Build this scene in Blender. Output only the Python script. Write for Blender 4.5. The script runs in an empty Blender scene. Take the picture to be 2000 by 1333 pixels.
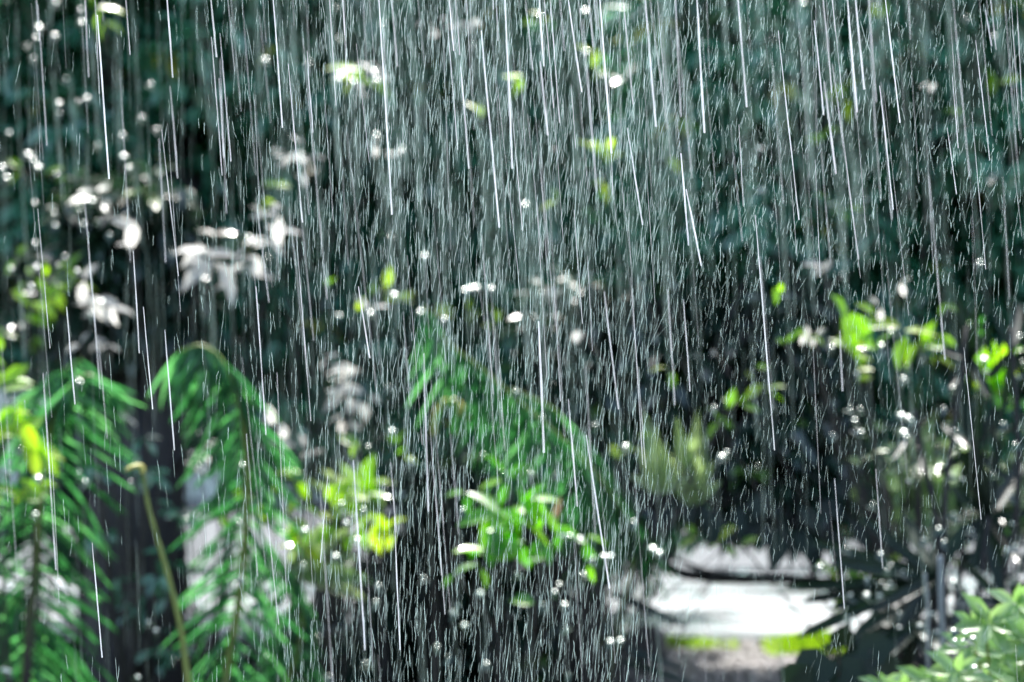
import bpy, math, random
import numpy as np
from mathutils import Vector, Matrix

random.seed(7)
rng = np.random.default_rng(7)
scn = bpy.context.scene
COL = scn.collection
R = math.radians

# ---------------------------------------------------------------- camera, world, sun, exposure
cam_d = bpy.data.cameras.new('camera')
cam = bpy.data.objects.new('camera', cam_d)
COL.objects.link(cam)
cam.location = (0, 0, 1.6)
cam.rotation_euler = (R(90), 0, 0)
cam_d.lens = 100
cam_d.sensor_width = 36
cam_d.clip_end = 2000
cam_d.dof.use_dof = True
cam_d.dof.focus_distance = 6.2
cam_d.dof.aperture_fstop = 2.45
scn.camera = cam

SUN_EL, SUN_AZ = 58.0, 8.0        # ahead of the camera, a little to the right
world = bpy.data.worlds.new('World')
scn.world = world
world.use_nodes = True
wn = world.node_tree
sky = wn.nodes.new('ShaderNodeTexSky')
sky.sky_type = 'NISHITA'
sky.sun_disc = False
sky.sun_elevation = R(SUN_EL)
sky.sun_rotation = R(SUN_AZ)
sky.air_density = 1.0
sky.dust_density = 3.0
bg = wn.nodes['Background']
bg.inputs['Strength'].default_value = 0.15
wn.links.new(sky.outputs['Color'], bg.inputs['Color'])

sd = Vector((math.sin(R(SUN_AZ)) * math.cos(R(SUN_EL)), math.cos(R(SUN_AZ)) * math.cos(R(SUN_EL)), math.sin(R(SUN_EL))))
sun_d = bpy.data.lights.new('sun', 'SUN')
sun_d.energy = 5.0
sun_d.angle = R(0.53)
sun_d.color = (1.0, 0.975, 0.94)
sun = bpy.data.objects.new('sun', sun_d)
COL.objects.link(sun)
sun.rotation_euler = sd.to_track_quat('Z', 'Y').to_euler()
sun.location = (0, 0, 12)

scn.view_settings.view_transform = 'Standard'
scn.view_settings.look = 'None'
scn.view_settings.gamma = 1
scn.view_settings.exposure = 1.4
scn.cycles.use_denoising = True
scn.cycles.denoiser = 'OPENIMAGEDENOISE'
scn.cycles.max_bounces = 6
scn.cycles.diffuse_bounces = 3
scn.cycles.glossy_bounces = 2
scn.cycles.transmission_bounces = 4
scn.cycles.transparent_max_bounces = 24
scn.cycles.caustics_reflective = False
scn.cycles.caustics_refractive = False
scn.cycles.sample_clamp_direct = 60
scn.cycles.sample_clamp_indirect = 6

K = 0.36 / 2000.0                  # metres per photo pixel per metre of distance

def P(px, py, D):
    return Vector(((px - 1000) * K * D, D, 1.6 - (py - 666.5) * K * D))

# ---------------------------------------------------------------- materials
def nt(name):
    m = bpy.data.materials.new(name)
    m.use_nodes = True
    t = m.node_tree
    return m, t, t.nodes['Principled BSDF'], t.nodes['Material Output']

def ramp(t, fac, stops):
    r = t.nodes.new('ShaderNodeValToRGB')
    el = r.color_ramp.elements
    while len(el) < len(stops):
        el.new(0.5)
    for e, (p, c) in zip(el, stops):
        e.position = p
        e.color = (*c, 1)
    t.links.new(fac, r.inputs['Fac'])
    return r

def noise(t, scale, detail=4, rough=0.6, coord='Object', stretch=None):
    tc = t.nodes.new('ShaderNodeTexCoord')
    n = t.nodes.new('ShaderNodeTexNoise')
    n.inputs['Scale'].default_value = scale
    n.inputs['Detail'].default_value = detail
    n.inputs['Roughness'].default_value = rough
    src = tc.outputs[coord]
    if stretch:
        mp = t.nodes.new('ShaderNodeMapping')
        mp.inputs['Scale'].default_value = stretch
        t.links.new(src, mp.inputs['Vector'])
        src = mp.outputs[0]
    t.links.new(src, n.inputs['Vector'])
    return n

def leaf_mat(name, stops, trans, trans_amt, rough=0.34, spec=0.5, coat=0.6):
    """stops: colour by each leaf's own tint (young to old leaves)"""
    m, t, p, out = nt(name)
    at = t.nodes.new('ShaderNodeAttribute')
    at.attribute_name = 'tint'
    r = ramp(t, at.outputs['Fac'], stops)
    n = noise(t, 26, 3)
    mx = t.nodes.new('ShaderNodeMixRGB')
    mx.blend_type = 'MULTIPLY'
    mx.inputs['Fac'].default_value = 0.5
    rr = ramp(t, n.outputs['Fac'], [(0.3, (0.55, 0.6, 0.55)), (0.7, (1.25, 1.2, 1.1))])
    t.links.new(r.outputs['Color'], mx.inputs['Color1'])
    t.links.new(rr.outputs['Color'], mx.inputs['Color2'])
    t.links.new(mx.outputs['Color'], p.inputs['Base Color'])
    p.inputs['Roughness'].default_value = rough
    p.inputs['Specular IOR Level'].default_value = spec
    p.inputs['Coat Weight'].default_value = coat
    p.inputs['Coat Roughness'].default_value = 0.12
    tr = t.nodes.new('ShaderNodeBsdfTranslucent')
    hs = t.nodes.new('ShaderNodeMixRGB')
    hs.blend_type = 'MULTIPLY'
    hs.inputs['Fac'].default_value = 1
    hs.inputs['Color2'].default_value = (*trans, 1)
    t.links.new(mx.outputs['Color'], hs.inputs['Color1'])
    t.links.new(hs.outputs['Color'], tr.inputs['Color'])
    ms = t.nodes.new('ShaderNodeMixShader')
    ms.inputs['Fac'].default_value = trans_amt
    t.links.new(p.outputs[0], ms.inputs[1])
    t.links.new(tr.outputs[0], ms.inputs[2])
    t.links.new(ms.outputs[0], out.inputs['Surface'])
    return m

def bark_mat(name, a, b, rough=0.55, stretch=(6, 6, 1.5), bump=0.4):
    m, t, p, out = nt(name)
    n = noise(t, 6, 6, 0.7, stretch=stretch)
    r = ramp(t, n.outputs['Fac'], [(0.3, a), (0.7, b)])
    t.links.new(r.outputs['Color'], p.inputs['Base Color'])
    p.inputs['Roughness'].default_value = rough
    if rough > .9: p.inputs['Specular IOR Level'].default_value = 0.1
    bp = t.nodes.new('ShaderNodeBump')
    bp.inputs['Strength'].default_value = bump
    bp.inputs['Distance'].default_value = 0.02
    t.links.new(n.outputs['Fac'], bp.inputs['Height'])
    t.links.new(bp.outputs[0], p.inputs['Normal'])
    return m

M = {}
M['tree_leaf'] = leaf_mat('broad_leaf_wet', [(0.0, (0.008, 0.045, 0.03)), (0.35, (0.045, 0.20, 0.12)),
                          (0.85, (0.20, 0.46, 0.33)), (0.955, (0.20, 0.32, 0.08)), (0.985, (0.45, 0.42, 0.05))], (1.5, 2.0, 1.3), 0.25, 0.26, 1.0)  # dark and mint stops paint void shade and sky light into the leaf
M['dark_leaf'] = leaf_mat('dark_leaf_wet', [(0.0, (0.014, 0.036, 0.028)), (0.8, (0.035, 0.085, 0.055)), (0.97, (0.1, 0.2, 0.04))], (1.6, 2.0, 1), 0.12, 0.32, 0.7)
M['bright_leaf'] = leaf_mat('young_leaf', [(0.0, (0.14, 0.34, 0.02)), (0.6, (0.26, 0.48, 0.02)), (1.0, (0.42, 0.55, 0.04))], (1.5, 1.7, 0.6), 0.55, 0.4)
M['pale_leaf'] = leaf_mat('pale_leaf', [(0.0, (0.22, 0.36, 0.16)), (0.6, (0.34, 0.48, 0.24)), (1.0, (0.48, 0.56, 0.36))], (1.3, 1.4, 0.9), 0.4, 0.4)
M['gap_light_leaf'] = leaf_mat('whitish_gap_light', [(0.0, (0.74, 0.74, 0.72)), (1.0, (0.85, 0.85, 0.83))], (1.08, 1.08, 1.08), 0.7, 0.45, 0.3, 0.0)  # for added leaves that stand in for bright gaps through the crowns
M['misty_leaf'] = leaf_mat('misty_leaf', [(0.0, (0.12, 0.24, 0.15)), (0.7, (0.26, 0.40, 0.29)), (1.0, (0.42, 0.5, 0.4))], (1.2, 1.3, 1.0), 0.25, 0.35)
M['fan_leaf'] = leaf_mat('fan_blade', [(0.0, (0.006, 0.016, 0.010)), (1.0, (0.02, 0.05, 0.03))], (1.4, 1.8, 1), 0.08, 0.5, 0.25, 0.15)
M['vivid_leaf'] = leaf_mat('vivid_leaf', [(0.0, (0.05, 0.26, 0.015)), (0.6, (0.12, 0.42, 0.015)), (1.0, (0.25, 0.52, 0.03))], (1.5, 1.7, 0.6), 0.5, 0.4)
M['palm_leaf'] = leaf_mat('palm_leaflet', [(0.0, (0.022, 0.085, 0.04)), (0.6, (0.055, 0.21, 0.09)), (1.0, (0.16, 0.36, 0.19))], (1.6, 2.2, 1.2), 0.42, 0.36, 0.6)
M['bush_leaf'] = leaf_mat('bush_leaf', [(0.0, (0.18, 0.34, 0.14)), (0.6, (0.28, 0.47, 0.22)), (1.0, (0.42, 0.58, 0.30))], (1.4, 1.5, 0.8), 0.3, 0.42, 0.5)
M['bark'] = bark_mat('wet_bark', (0.015, 0.014, 0.013), (0.055, 0.05, 0.045))
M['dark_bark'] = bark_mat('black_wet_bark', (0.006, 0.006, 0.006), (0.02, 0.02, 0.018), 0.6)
M['palm_bark'] = bark_mat('palm_bark', (0.012, 0.012, 0.013), (0.045, 0.042, 0.045), 0.55, (9, 9, 2), 0.8)
M['rachis'] = bark_mat('palm_stalk', (0.10, 0.16, 0.03), (0.26, 0.32, 0.07), 0.4, (10, 10, 2), 0.1)
M['yellow_stalk'] = bark_mat('yellow_stalk', (0.40, 0.42, 0.08), (0.55, 0.50, 0.13), 0.4, (10, 10, 2), 0.1)
M['cane'] = bark_mat('grey_cane', (0.14, 0.17, 0.17), (0.34, 0.38, 0.38), 0.35, (10, 10, 2), 0.2)
M['stone'] = bark_mat('grey_stone', (0.10, 0.09, 0.09), (0.22, 0.2, 0.2), 0.5, (3, 3, 3), 0.5)
M['pave'] = bark_mat('grey_paving', (0.09, 0.098, 0.102), (0.17, 0.18, 0.185), 0.95, (2, 3, 2), 0.3)
M['wall'] = bark_mat('pale_render', (0.74, 0.78, 0.66), (0.84, 0.86, 0.76), 0.8, (1, 1, 1), 0.1)
M['coping'] = bark_mat('pale_coping', (0.5, 0.48, 0.46), (0.6, 0.6, 0.58), 0.7, (1, 1, 1), 0.1)
M['soil'] = bark_mat('wet_soil', (0.03, 0.028, 0.022), (0.09, 0.08, 0.06), 0.45, (2, 2, 2), 0.6)
M['pebble'] = bark_mat('wet_pebble', (0.12, 0.11, 0.10), (0.42, 0.38, 0.36), 0.25, (30, 30, 30), 0.1)
M['grass'] = leaf_mat('grass_blade', [(0.0, (0.12, 0.26, 0.015)), (1.0, (0.38, 0.5, 0.03))], (1.4, 1.6, 0.6), 0.4, 0.5)
M['dry_leaf'] = leaf_mat('dry_leaf', [(0.0, (0.30, 0.22, 0.14)), (1.0, (0.4, 0.3, 0.2))], (1.2, 1.1, 1), 0.3, 0.5)

def road_mat():
    m, t, p, out = nt('wet_paving')
    p.inputs['Specular IOR Level'].default_value = 0.2
    n = noise(t, 1.0, 6, 0.7, stretch=(0.45, 2.0, 1))
    r = ramp(t, n.outputs['Fac'], [(0.41, (0.10, 0.108, 0.113)), (0.50, (0.21, 0.22, 0.226)), (0.58, (0.42, 0.43, 0.44))])
    t.links.new(r.outputs['Color'], p.inputs['Base Color'])
    rr = ramp(t, n.outputs['Fac'], [(0.35, (0.08,) * 3), (0.6, (0.4,) * 3)])
    t.links.new(rr.outputs['Color'], p.inputs['Roughness'])
    n2 = noise(t, 22, 3, 0.6, stretch=(1, 1, 1))
    bp = t.nodes.new('ShaderNodeBump')
    bp.inputs['Strength'].default_value = 0.5
    bp.inputs['Distance'].default_value = 0.02
    t.links.new(n2.outputs['Fac'], bp.inputs['Height'])
    t.links.new(bp.outputs[0], p.inputs['Normal'])
    return m
M['road'] = road_mat()

def drop_mat():
    m, t, p, out = nt('water_drop')
    p.inputs['Base Color'].default_value = (0.5, 0.6, 0.5, 1)
    p.inputs['Roughness'].default_value = 0.2
    p.inputs['Specular IOR Level'].default_value = 1.0
    return m
M['drop'] = drop_mat()

def rain_mat(name, alpha, col):
    """falling water: mostly see-through, scattering the sun forwards; each strand carries its own thickness of water"""
    m, t, p, out = nt(name)
    t.nodes.remove(p)
    at = t.nodes.new('ShaderNodeAttribute')
    at.attribute_name = 'tint'
    tl = t.nodes.new('ShaderNodeBsdfTranslucent')
    df = t.nodes.new('ShaderNodeBsdfDiffuse')
    tl.inputs['Color'].default_value = (*col, 1)
    df.inputs['Color'].default_value = (*col, 1)
    ad = t.nodes.new('ShaderNodeMixShader')
    ad.inputs['Fac'].default_value = 0.5
    t.links.new(df.outputs[0], ad.inputs[1])
    t.links.new(tl.outputs[0], ad.inputs[2])
    tp = t.nodes.new('ShaderNodeBsdfTransparent')
    n = noise(t, 30, 2, 0.5, stretch=(1, 1, 0.35))
    mr = t.nodes.new('ShaderNodeMapRange')
    mr.inputs['From Min'].default_value = 0.35
    mr.inputs['From Max'].default_value = 0.6
    mr.inputs['To Min'].default_value = 0.45
    mr.inputs['To Max'].default_value = 1.0
    t.links.new(n.outputs['Fac'], mr.inputs['Value'])
    mu = t.nodes.new('ShaderNodeMath')
    mu.operation = 'MULTIPLY'
    t.links.new(at.outputs['Fac'], mu.inputs[0])
    t.links.new(mr.outputs[0], mu.inputs[1])
    m2 = t.nodes.new('ShaderNodeMath')
    m2.operation = 'MULTIPLY'
    m2.inputs[1].default_value = alpha
    t.links.new(mu.outputs[0], m2.inputs[0])
    ms = t.nodes.new('ShaderNodeMixShader')
    t.links.new(m2.outputs[0], ms.inputs['Fac'])
    t.links.new(tp.outputs[0], ms.inputs[1])
    t.links.new(ad.outputs[0], ms.inputs[2])
    t.links.new(ms.outputs[0], out.inputs['Surface'])
    return m
M['rain'] = rain_mat('rain_water', 0.95, (0.76, 0.97, 0.93))
M['rain_far'] = rain_mat('rain_water_far', 0.95, (0.68, 0.93, 0.86))
M['rain_near'] = rain_mat('rain_water_near', 0.95, (0.90, 0.95, 0.99))

# ---------------------------------------------------------------- object helpers
def link(name, me, mat, parent=None, kind=None, label=None, cat=None, group=None, smooth=False):
    o = bpy.data.objects.new(name, me)
    COL.objects.link(o)
    if mat is not None and not me.materials:
        me.materials.append(mat)
    if parent is not None:
        o.parent = parent
    if kind: o['kind'] = kind
    if label: o['label'] = label
    if cat: o['category'] = cat
    if group: o['group'] = group
    return o

def thing(name, loc, label, cat, group=None):
    o = bpy.data.objects.new(name, None)
    COL.objects.link(o)
    o.location = loc
    o['label'] = label
    o['category'] = cat
    if group: o['group'] = group
    return o

def mesh_np(name, V, F4, tint=None, smooth=False):
    """V (n,3), F4 (m,4) quads; a triangle repeats its last index"""
    me = bpy.data.meshes.new(name)
    V = np.asarray(V, dtype=np.float32)
    F4 = np.asarray(F4, dtype=np.int32)
    tri = F4[:, 2] == F4[:, 3]
    cnt = np.where(tri, 3, 4)
    keep = np.ones_like(F4, dtype=bool)
    keep[tri, 3] = False
    loops = F4[keep]
    starts = np.concatenate([[0], np.cumsum(cnt)[:-1]])
    me.vertices.add(len(V))
    me.vertices.foreach_set('co', V.ravel())
    me.loops.add(len(loops))
    me.loops.foreach_set('vertex_index', loops.astype(np.int32))
    me.polygons.add(len(F4))
    me.polygons.foreach_set('loop_start', starts.astype(np.int32))
    me.polygons.foreach_set('use_smooth', np.full(len(F4), smooth))
    me.update(calc_edges=True)
    if tint is not None:
        a = me.attributes.new('tint', 'FLOAT', 'POINT')
        a.data.foreach_set('value', np.asarray(tint, dtype=np.float32))
    return me

# leaf: base at the origin, along +Y, width along X, face normal +Z
LT = np.array([(0, 0, 0), (-.42, .30, .05), (0, .30, -.03), (.42, .30, .05), (-.40, .62, .03), (0, .62, -.06), (.40, .62, .03), (0, 1, -.16)], dtype=float)
LF = np.array([(0, 2, 1, 1), (0, 3, 2, 2), (1, 2, 5, 4), (2, 3, 6, 5), (4, 5, 7, 7), (5, 6, 7, 7)])
# a long blade for palm leaflets and straps: arches under its own weight
BT = []
for i, (y, w) in enumerate([(0, .25), (.2, .48), (.45, .5), (.7, .36), (.88, .18)]):
    for s in (-1, 0, 1):
        BT.append((s * w, y, (-.02 if s == 0 else .03) * 1.0))
BT.append((0, 1, 0))
BT = np.array(BT)
BF = []
for i in range(4):
    for j in range(2):
        a = i * 3 + j
        BF.append((a, a + 1, a + 4, a + 3))
BF += [(12, 13, 15, 15), (13, 14, 15, 15)]
BF = np.array(BF)

FT = BT.copy()
for i_, w_ in enumerate([.25, .46, .5, .5, .36]):
    for j_ in range(3):
        FT[i_ * 3 + j_, 0] = (j_ - 1) * w_

def frame_mats(dirs, ups):
    """columns X (width), Y (along), Z (normal)"""
    Y = dirs / np.linalg.norm(dirs, axis=1, keepdims=True)
    X = np.cross(Y, ups)
    X /= np.maximum(np.linalg.norm(X, axis=1, keepdims=True), 1e-6)
    Z = np.cross(X, Y)
    return X, Y, Z

def batch(pos, dirs, ups, L, W, tint, T=LT, F=LF):
    X, Y, Z = frame_mats(dirs, ups)
    n = len(pos)
    V = (pos[:, None, :] + T[None, :, 0:1] * (X * W[:, None])[:, None, :] + T[None, :, 1:2] * (Y * L[:, None])[:, None, :]
         + T[None, :, 2:3] * (Z * L[:, None])[:, None, :])
    Fa = F[None] + (np.arange(n) * len(T))[:, None, None]
    return V.reshape(-1, 3), Fa.reshape(-1, 4), np.repeat(tint, len(T))

_leaf_meshes = {}
def leaf_variant(matkey, k, T=LT, F=LF, key='l'):
    kk = (matkey, k, key)
    if kk not in _leaf_meshes:
        me = mesh_np('leaf', T, F, np.full(len(T), (k + 0.5) / 8.0), smooth=True)
        me.materials.append(M[matkey])
        _leaf_meshes[kk] = me
    return _leaf_meshes[kk]

def place_leaf(parent, pos, d, up, L, W, tint, matkey, name='leaf', T=LT, F=LF, key='l'):
    me = leaf_variant(matkey, min(7, int(tint * 8)), T, F, key)
    o = bpy.data.objects.new(name, me)
    COL.objects.link(o)
    o.parent = parent
    X, Y, Z = frame_mats(np.array([d]), np.array([up]))
    m = Matrix(((X[0][0] * W, Y[0][0] * L, Z[0][0] * L, pos[0]), (X[0][1] * W, Y[0][1] * L, Z[0][1] * L, pos[1]),
                (X[0][2] * W, Y[0][2] * L, Z[0][2] * L, pos[2]), (0, 0, 0, 1)))
    pl = Matrix.Translation(-_root_loc(parent))
    o.matrix_basis = pl @ m
    return o

def _root_loc(o):
    v = Vector((0, 0, 0))
    while o is not None:
        v = v + o.location
        o = o.parent
    return v

def foliage(parent, pos, dirs, ups, L, W, tint, matkey, n_parts, T=LT, F=LF, key='l'):
    """the leaves showing largest become parts, the rest one part of kind stuff"""
    n = len(pos)
    px = pos[:, 0] / (pos[:, 1] * K) + 1000
    py = 666.5 - (pos[:, 2] - 1.6) / (pos[:, 1] * K)
    inside = (px > 10) & (px < 1990) & (py > 10) & (py < 1320)
    X, Y, Z = frame_mats(dirs, ups)
    score = L * (0.4 + np.abs(Z[:, 1])) / pos[:, 1] ** 3
    score = np.where(inside, score, 0)
    order = np.argsort(-score)
    k = min(n_parts, int(inside.sum()))
    big, rest = order[:k], order[k:]
    for i in big:
        place_leaf(parent, pos[i], dirs[i], ups[i], L[i], W[i], tint[i], matkey, 'leaf', T, F, key)
    if len(rest):
        V, Fc, tt = batch(pos[rest], dirs[rest], ups[rest], L[rest], W[rest], tint[rest], T, F)
        V = V - np.array(_root_loc(parent))
        me = mesh_np('foliage', V, Fc, tt, smooth=True)
        link('foliage', me, M[matkey], parent, kind='stuff')

def tube_data(pts, radii, sides=7, cap=True):
    pts = [Vector(p) for p in pts]
    V, F = [], []
    up = Vector((0.3, 1, 0.2)).normalized()
    for i, p in enumerate(pts):
        a = pts[max(0, i - 1)]
        b = pts[min(len(pts) - 1, i + 1)]
        d = (b - a).normalized()
        x = d.cross(up).normalized()
        y = d.cross(x).normalized()
        for s in range(sides):
            an = 2 * math.pi * s / sides
            V.append(p + (x * math.cos(an) + y * math.sin(an)) * radii[i])
    for i in range(len(pts) - 1):
        for s in range(sides):
            a = i * sides + s
            b = i * sides + (s + 1) % sides
            F.append((a, b, b + sides, a + sides))
    if cap:
        for base, rev in ((0, True), ((len(pts) - 1) * sides, False)):
            c = len(V)
            V.append(pts[0] if rev else pts[-1])
            for s in range(sides):
                a, b = base + s, base + (s + 1) % sides
                F.append((b, a, c, c) if rev else (a, b, c, c))
    return V, F

def spline(pts, n=6):
    """Catmull-Rom through points"""
    pts = [Vector(p) for p in pts]
    q = [pts[0] * 2 - pts[1]] + pts + [pts[-1] * 2 - pts[-2]]
    out = []
    for i in range(1, len(q) - 2):
        for k in range(n):
            t = k / n
            out.append(0.5 * ((2 * q[i]) + (-q[i - 1] + q[i + 1]) * t + (2 * q[i - 1] - 5 * q[i] + 4 * q[i + 1] - q[i + 2]) * t * t
                       + (-q[i - 1] + 3 * q[i] - 3 * q[i + 1] + q[i + 2]) * t ** 3))
    out.append(pts[-1])
    return out

def tube(name, parent, pts, r0, r1, mat, sides=7, wob=0.0, n=6, kind=None, **kw):
    sp = spline(pts, n)
    m = len(sp)
    rad = [(r0 + (r1 - r0) * i / (m - 1)) * (1 + wob * math.sin(i * 2.1) * 0.5 + wob * random.uniform(-.5, .5)) for i in range(m)]
    V, F = tube_data(sp, rad, sides)
    off = _root_loc(parent) if parent is not None else Vector((0, 0, 0))
    me = mesh_np(name, [tuple(v - off) for v in V], F, smooth=True)
    return link(name, me, M[mat], parent, kind=kind, **kw)

def box_mesh(name, x0, x1, y0, y1, z0, z1):
    V = [(x, y, z) for z in (z0, z1) for y in (y0, y1) for x in (x0, x1)]
    F = [(0, 2, 3, 1), (4, 5, 7, 6), (0, 1, 5, 4), (2, 6, 7, 3), (0, 4, 6, 2), (1, 3, 7, 5)]
    return mesh_np(name, V, F)

def grid_mesh(name, x0, x1, y0, y1, nx, ny, fz):
    xs, ys = np.linspace(x0, x1, nx), np.linspace(y0, y1, ny)
    V = [(x, y, fz(x, y)) for y in ys for x in xs]
    F = [(j * nx + i, j * nx + i + 1, (j + 1) * nx + i + 1, (j + 1) * nx + i) for j in range(ny - 1) for i in range(nx - 1)]
    return mesh_np(name, V, F, smooth=True)

# ---------------------------------------------------------------- the ground
me = grid_mesh('ground', -400, 400, -30, 800, 30, 40, lambda x, y: 0.0)
link('ground', me, M['soil'], kind='structure')
link('road', grid_mesh('road', -14, 14, 15.1, 19.3, 60, 24, lambda x, y: 0.02 + 0.004 * math.sin(x * 3.1 + y) * math.sin(y * 2.3)), M['road'], kind='structure')

link('pavement', box_mesh('pavement', -14, 14, 19.3, 27.6, -0.05, 0.06), M['pave'], kind='structure')
# wall beyond the road
w = thing('garden_wall', (0, 27.6, 0), 'long pale rendered wall beyond the wet paving, glimpsed through the leaves', 'wall')
link('wall_face', box_mesh('wall_face', -14, 14, 0, 0.25, 0, 2.75), M['wall'], w)
link('coping', box_mesh('coping', -14.05, 14.05, -0.06, 0.31, 2.753, 2.85), M['coping'], w)

# low pale hedge beyond the paving, right half
rng = np.random.default_rng(5)
hd = thing('hedge', (3.2, 22.4, 0), 'low misty pale green hedge beyond the wet paving at the right', 'hedge')
HC = [(rng.uniform(0.2, 7.5), 22.4 + rng.uniform(-.3, .3), rng.uniform(.25, .85)) for _ in range(60)]
HEDGE = (hd, HC)
# gravel at the foot of the planting, bottom right of the view
n = 5200
gx = rng.uniform(0.3, 4.2, n); gy = rng.uniform(12.4, 15.05, n)
ico = np.array([(1, 0, 0), (-1, 0, 0), (0, 1, 0), (0, -1, 0), (0, 0, 1), (0, 0, -1)], dtype=float)
icf = np.array([(0, 2, 4, 4), (2, 1, 4, 4), (1, 3, 4, 4), (3, 0, 4, 4), (2, 0, 5, 5), (1, 2, 5, 5), (3, 1, 5, 5), (0, 3, 5, 5)])
sz = rng.uniform(0.008, 0.03, n)
V = np.stack([gx, gy, np.full(n, 0.008)], 1)[:, None, :] + ico[None] * sz[:, None, None] * np.stack([rng.uniform(.7, 1.4, n), rng.uniform(.7, 1.4, n), rng.uniform(.35, .7, n)], 1)[:, None, :]
Fc = (icf[None] + (np.arange(n) * 6)[:, None, None]).reshape(-1, 4)
link('gravel', mesh_np('gravel', V.reshape(-1, 3), Fc, smooth=True), M['pebble'], kind='stuff', label='wet pebbles and litter beside the paving', cat='gravel')

# grass verge
def grass_patch(cx, cy, rx, ry, n, h, label, mound):
    x = rng.normal(0, 0.5, n); y = rng.uniform(-1, 1, n)
    x = np.clip(x, -1.2, 1.2)
    hh = mound * np.exp(-(x ** 2) * 1.3) * np.exp(-y ** 2)
    pos = np.stack([cx + x * rx, cy + y * ry, hh * 0.8], 1)
    d = np.stack([rng.normal(0, .5, n), rng.normal(0, .4, n), rng.uniform(.6, 1.2, n)], 1)
    up = np.stack([rng.normal(0, 1, n), rng.normal(0, 1, n), np.zeros(n) + .1], 1)
    V, F, t = batch(pos, d, up, rng.uniform(.6, 1.2, n) * h, np.full(n, 0.012), rng.uniform(0, 1, n))
    return link('grass', mesh_np('grass', V, F, t), M['grass'], kind='stuff', label=label, cat='grass')
grass_patch(1.60, 14.70, 0.24, 0.32, 2400, 0.055, 'bright yellow-green grass verge along the wet paving', 0.06)
grass_patch(0.75, 14.85, 0.35, 0.15, 900, 0.05, 'thin grass tufts at the gravel edge', 0.02)

# ---------------------------------------------------------------- gaps through the crowns (photo pixels: x, y, rx, ry)
GAPS = [(250, 470, 8, 12), (480, 520, 14, 6), (545, 440, 8, 10), (160, 675, 6, 8), (600, 330, 8, 6), (545, 850, 8, 18), (640, 900, 12, 10),
        (1780, 960, 60, 80), (1850, 990, 50, 70), (1870, 900, 20, 40), (1720, 1010, 30, 40), (1760, 830, 12, 20), (1965, 980, 20, 40), (1985, 545, 4, 6), (120, 300, 4, 4)]
GA = np.array(GAPS, dtype=float)

def cut_gaps(pos, shrink=0.95):
    px = pos[:, 0] / (pos[:, 1] * K) + 1000
    py = 666.5 - (pos[:, 2] - 1.6) / (pos[:, 1] * K)
    ok = np.ones(len(pos), dtype=bool)
    for gx_, gy_, rx, ry in GAPS:
        ok &= ((px - gx_) / (rx * shrink + 12)) ** 2 + ((py - gy_) / (ry * shrink + 12)) ** 2 > 1
    return ok

# lower edge of the tree crowns in photo pixels
BX = [-300, 0, 150, 350, 480, 700, 900, 1000, 1200, 1300, 1450, 1600, 1690, 1790, 1900, 2000, 2300]
BY = [760, 730, 700, 690, 930, 900, 960, 1010, 1030, 1030, 1040, 1060, 920, 800, 790, 880, 1050]

def rosette_leaves(centers, rad, n_ros, per, Lr, wr, droop=0.4):
    """leaves in whorls spread through round clumps"""
    P_, D_, U_, L_, W_, T_ = [], [], [], [], [], []
    for c, r, m in zip(centers, rad, n_ros):
        v = rng.normal(0, 1, (m, 3))
        v /= np.linalg.norm(v, axis=1, keepdims=True)
        rr = r * rng.uniform(0.25, 1.0, (m, 1)) ** 0.6
        rc = np.array(c) + v * rr * np.array([1, 1.0, 0.85])
        ct = rng.uniform(0, 1)  # clump-wide tint puts light and dark mottling into the leaf colour
        rt = np.clip(ct * .75 + rng.uniform(-.1, .35, m), 0, 1)
        rt = np.where(rng.random(m) > .975, .99, rt * .96)
        for k in range(m):
            q = rng.integers(per[0], per[1] + 1)
            a = rng.uniform(0, 6.28) + np.arange(q) * 2.4
            el = rng.uniform(-0.9, 0.35, q) - droop * 0.4
            dd = np.stack([np.cos(a) * np.cos(el), np.sin(a) * np.cos(el), np.sin(el)], 1) + v[k] * 0.45
            uu = np.stack([rng.normal(0, .3, q), rng.normal(0, .3, q), np.ones(q)], 1) + v[k] * 0.4 + dd * 0.1
            P_.append(np.repeat(rc[k:k + 1], q, 0) + dd * 0.015)
            D_.append(dd); U_.append(uu)
            L = rng.uniform(Lr[0], Lr[1], q)
            L_.append(L); W_.append(L * rng.uniform(wr[0], wr[1], q))
            T_.append(np.clip(rt[k] * 0.6 + rng.uniform(0, 0.34, q) + (0.25 if rt[k] > 0.975 else 0), 0, 1))
    return [np.concatenate(x) for x in (P_, D_, U_, L_, W_, T_)]

pos, d_, u_, L_, W_, T_ = rosette_leaves(HEDGE[1], [.32] * len(HEDGE[1]), [22] * len(HEDGE[1]), (5, 8), (.12, .2), (.4, .6))
ok = pos[:, 2] > .07
foliage(HEDGE[0], pos[ok], d_[ok], u_[ok], L_[ok], W_[ok], T_[ok], 'pale_leaf', 60)
for k in range(9):
    x_ = .5 + k * .8
    tube('stem', HEDGE[0], [(x_, 22.4, 0.05), (x_ + .05, 22.4, .35), (x_, 22.45, .7)], .02, .008, 'bark', 5, n=3)

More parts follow.
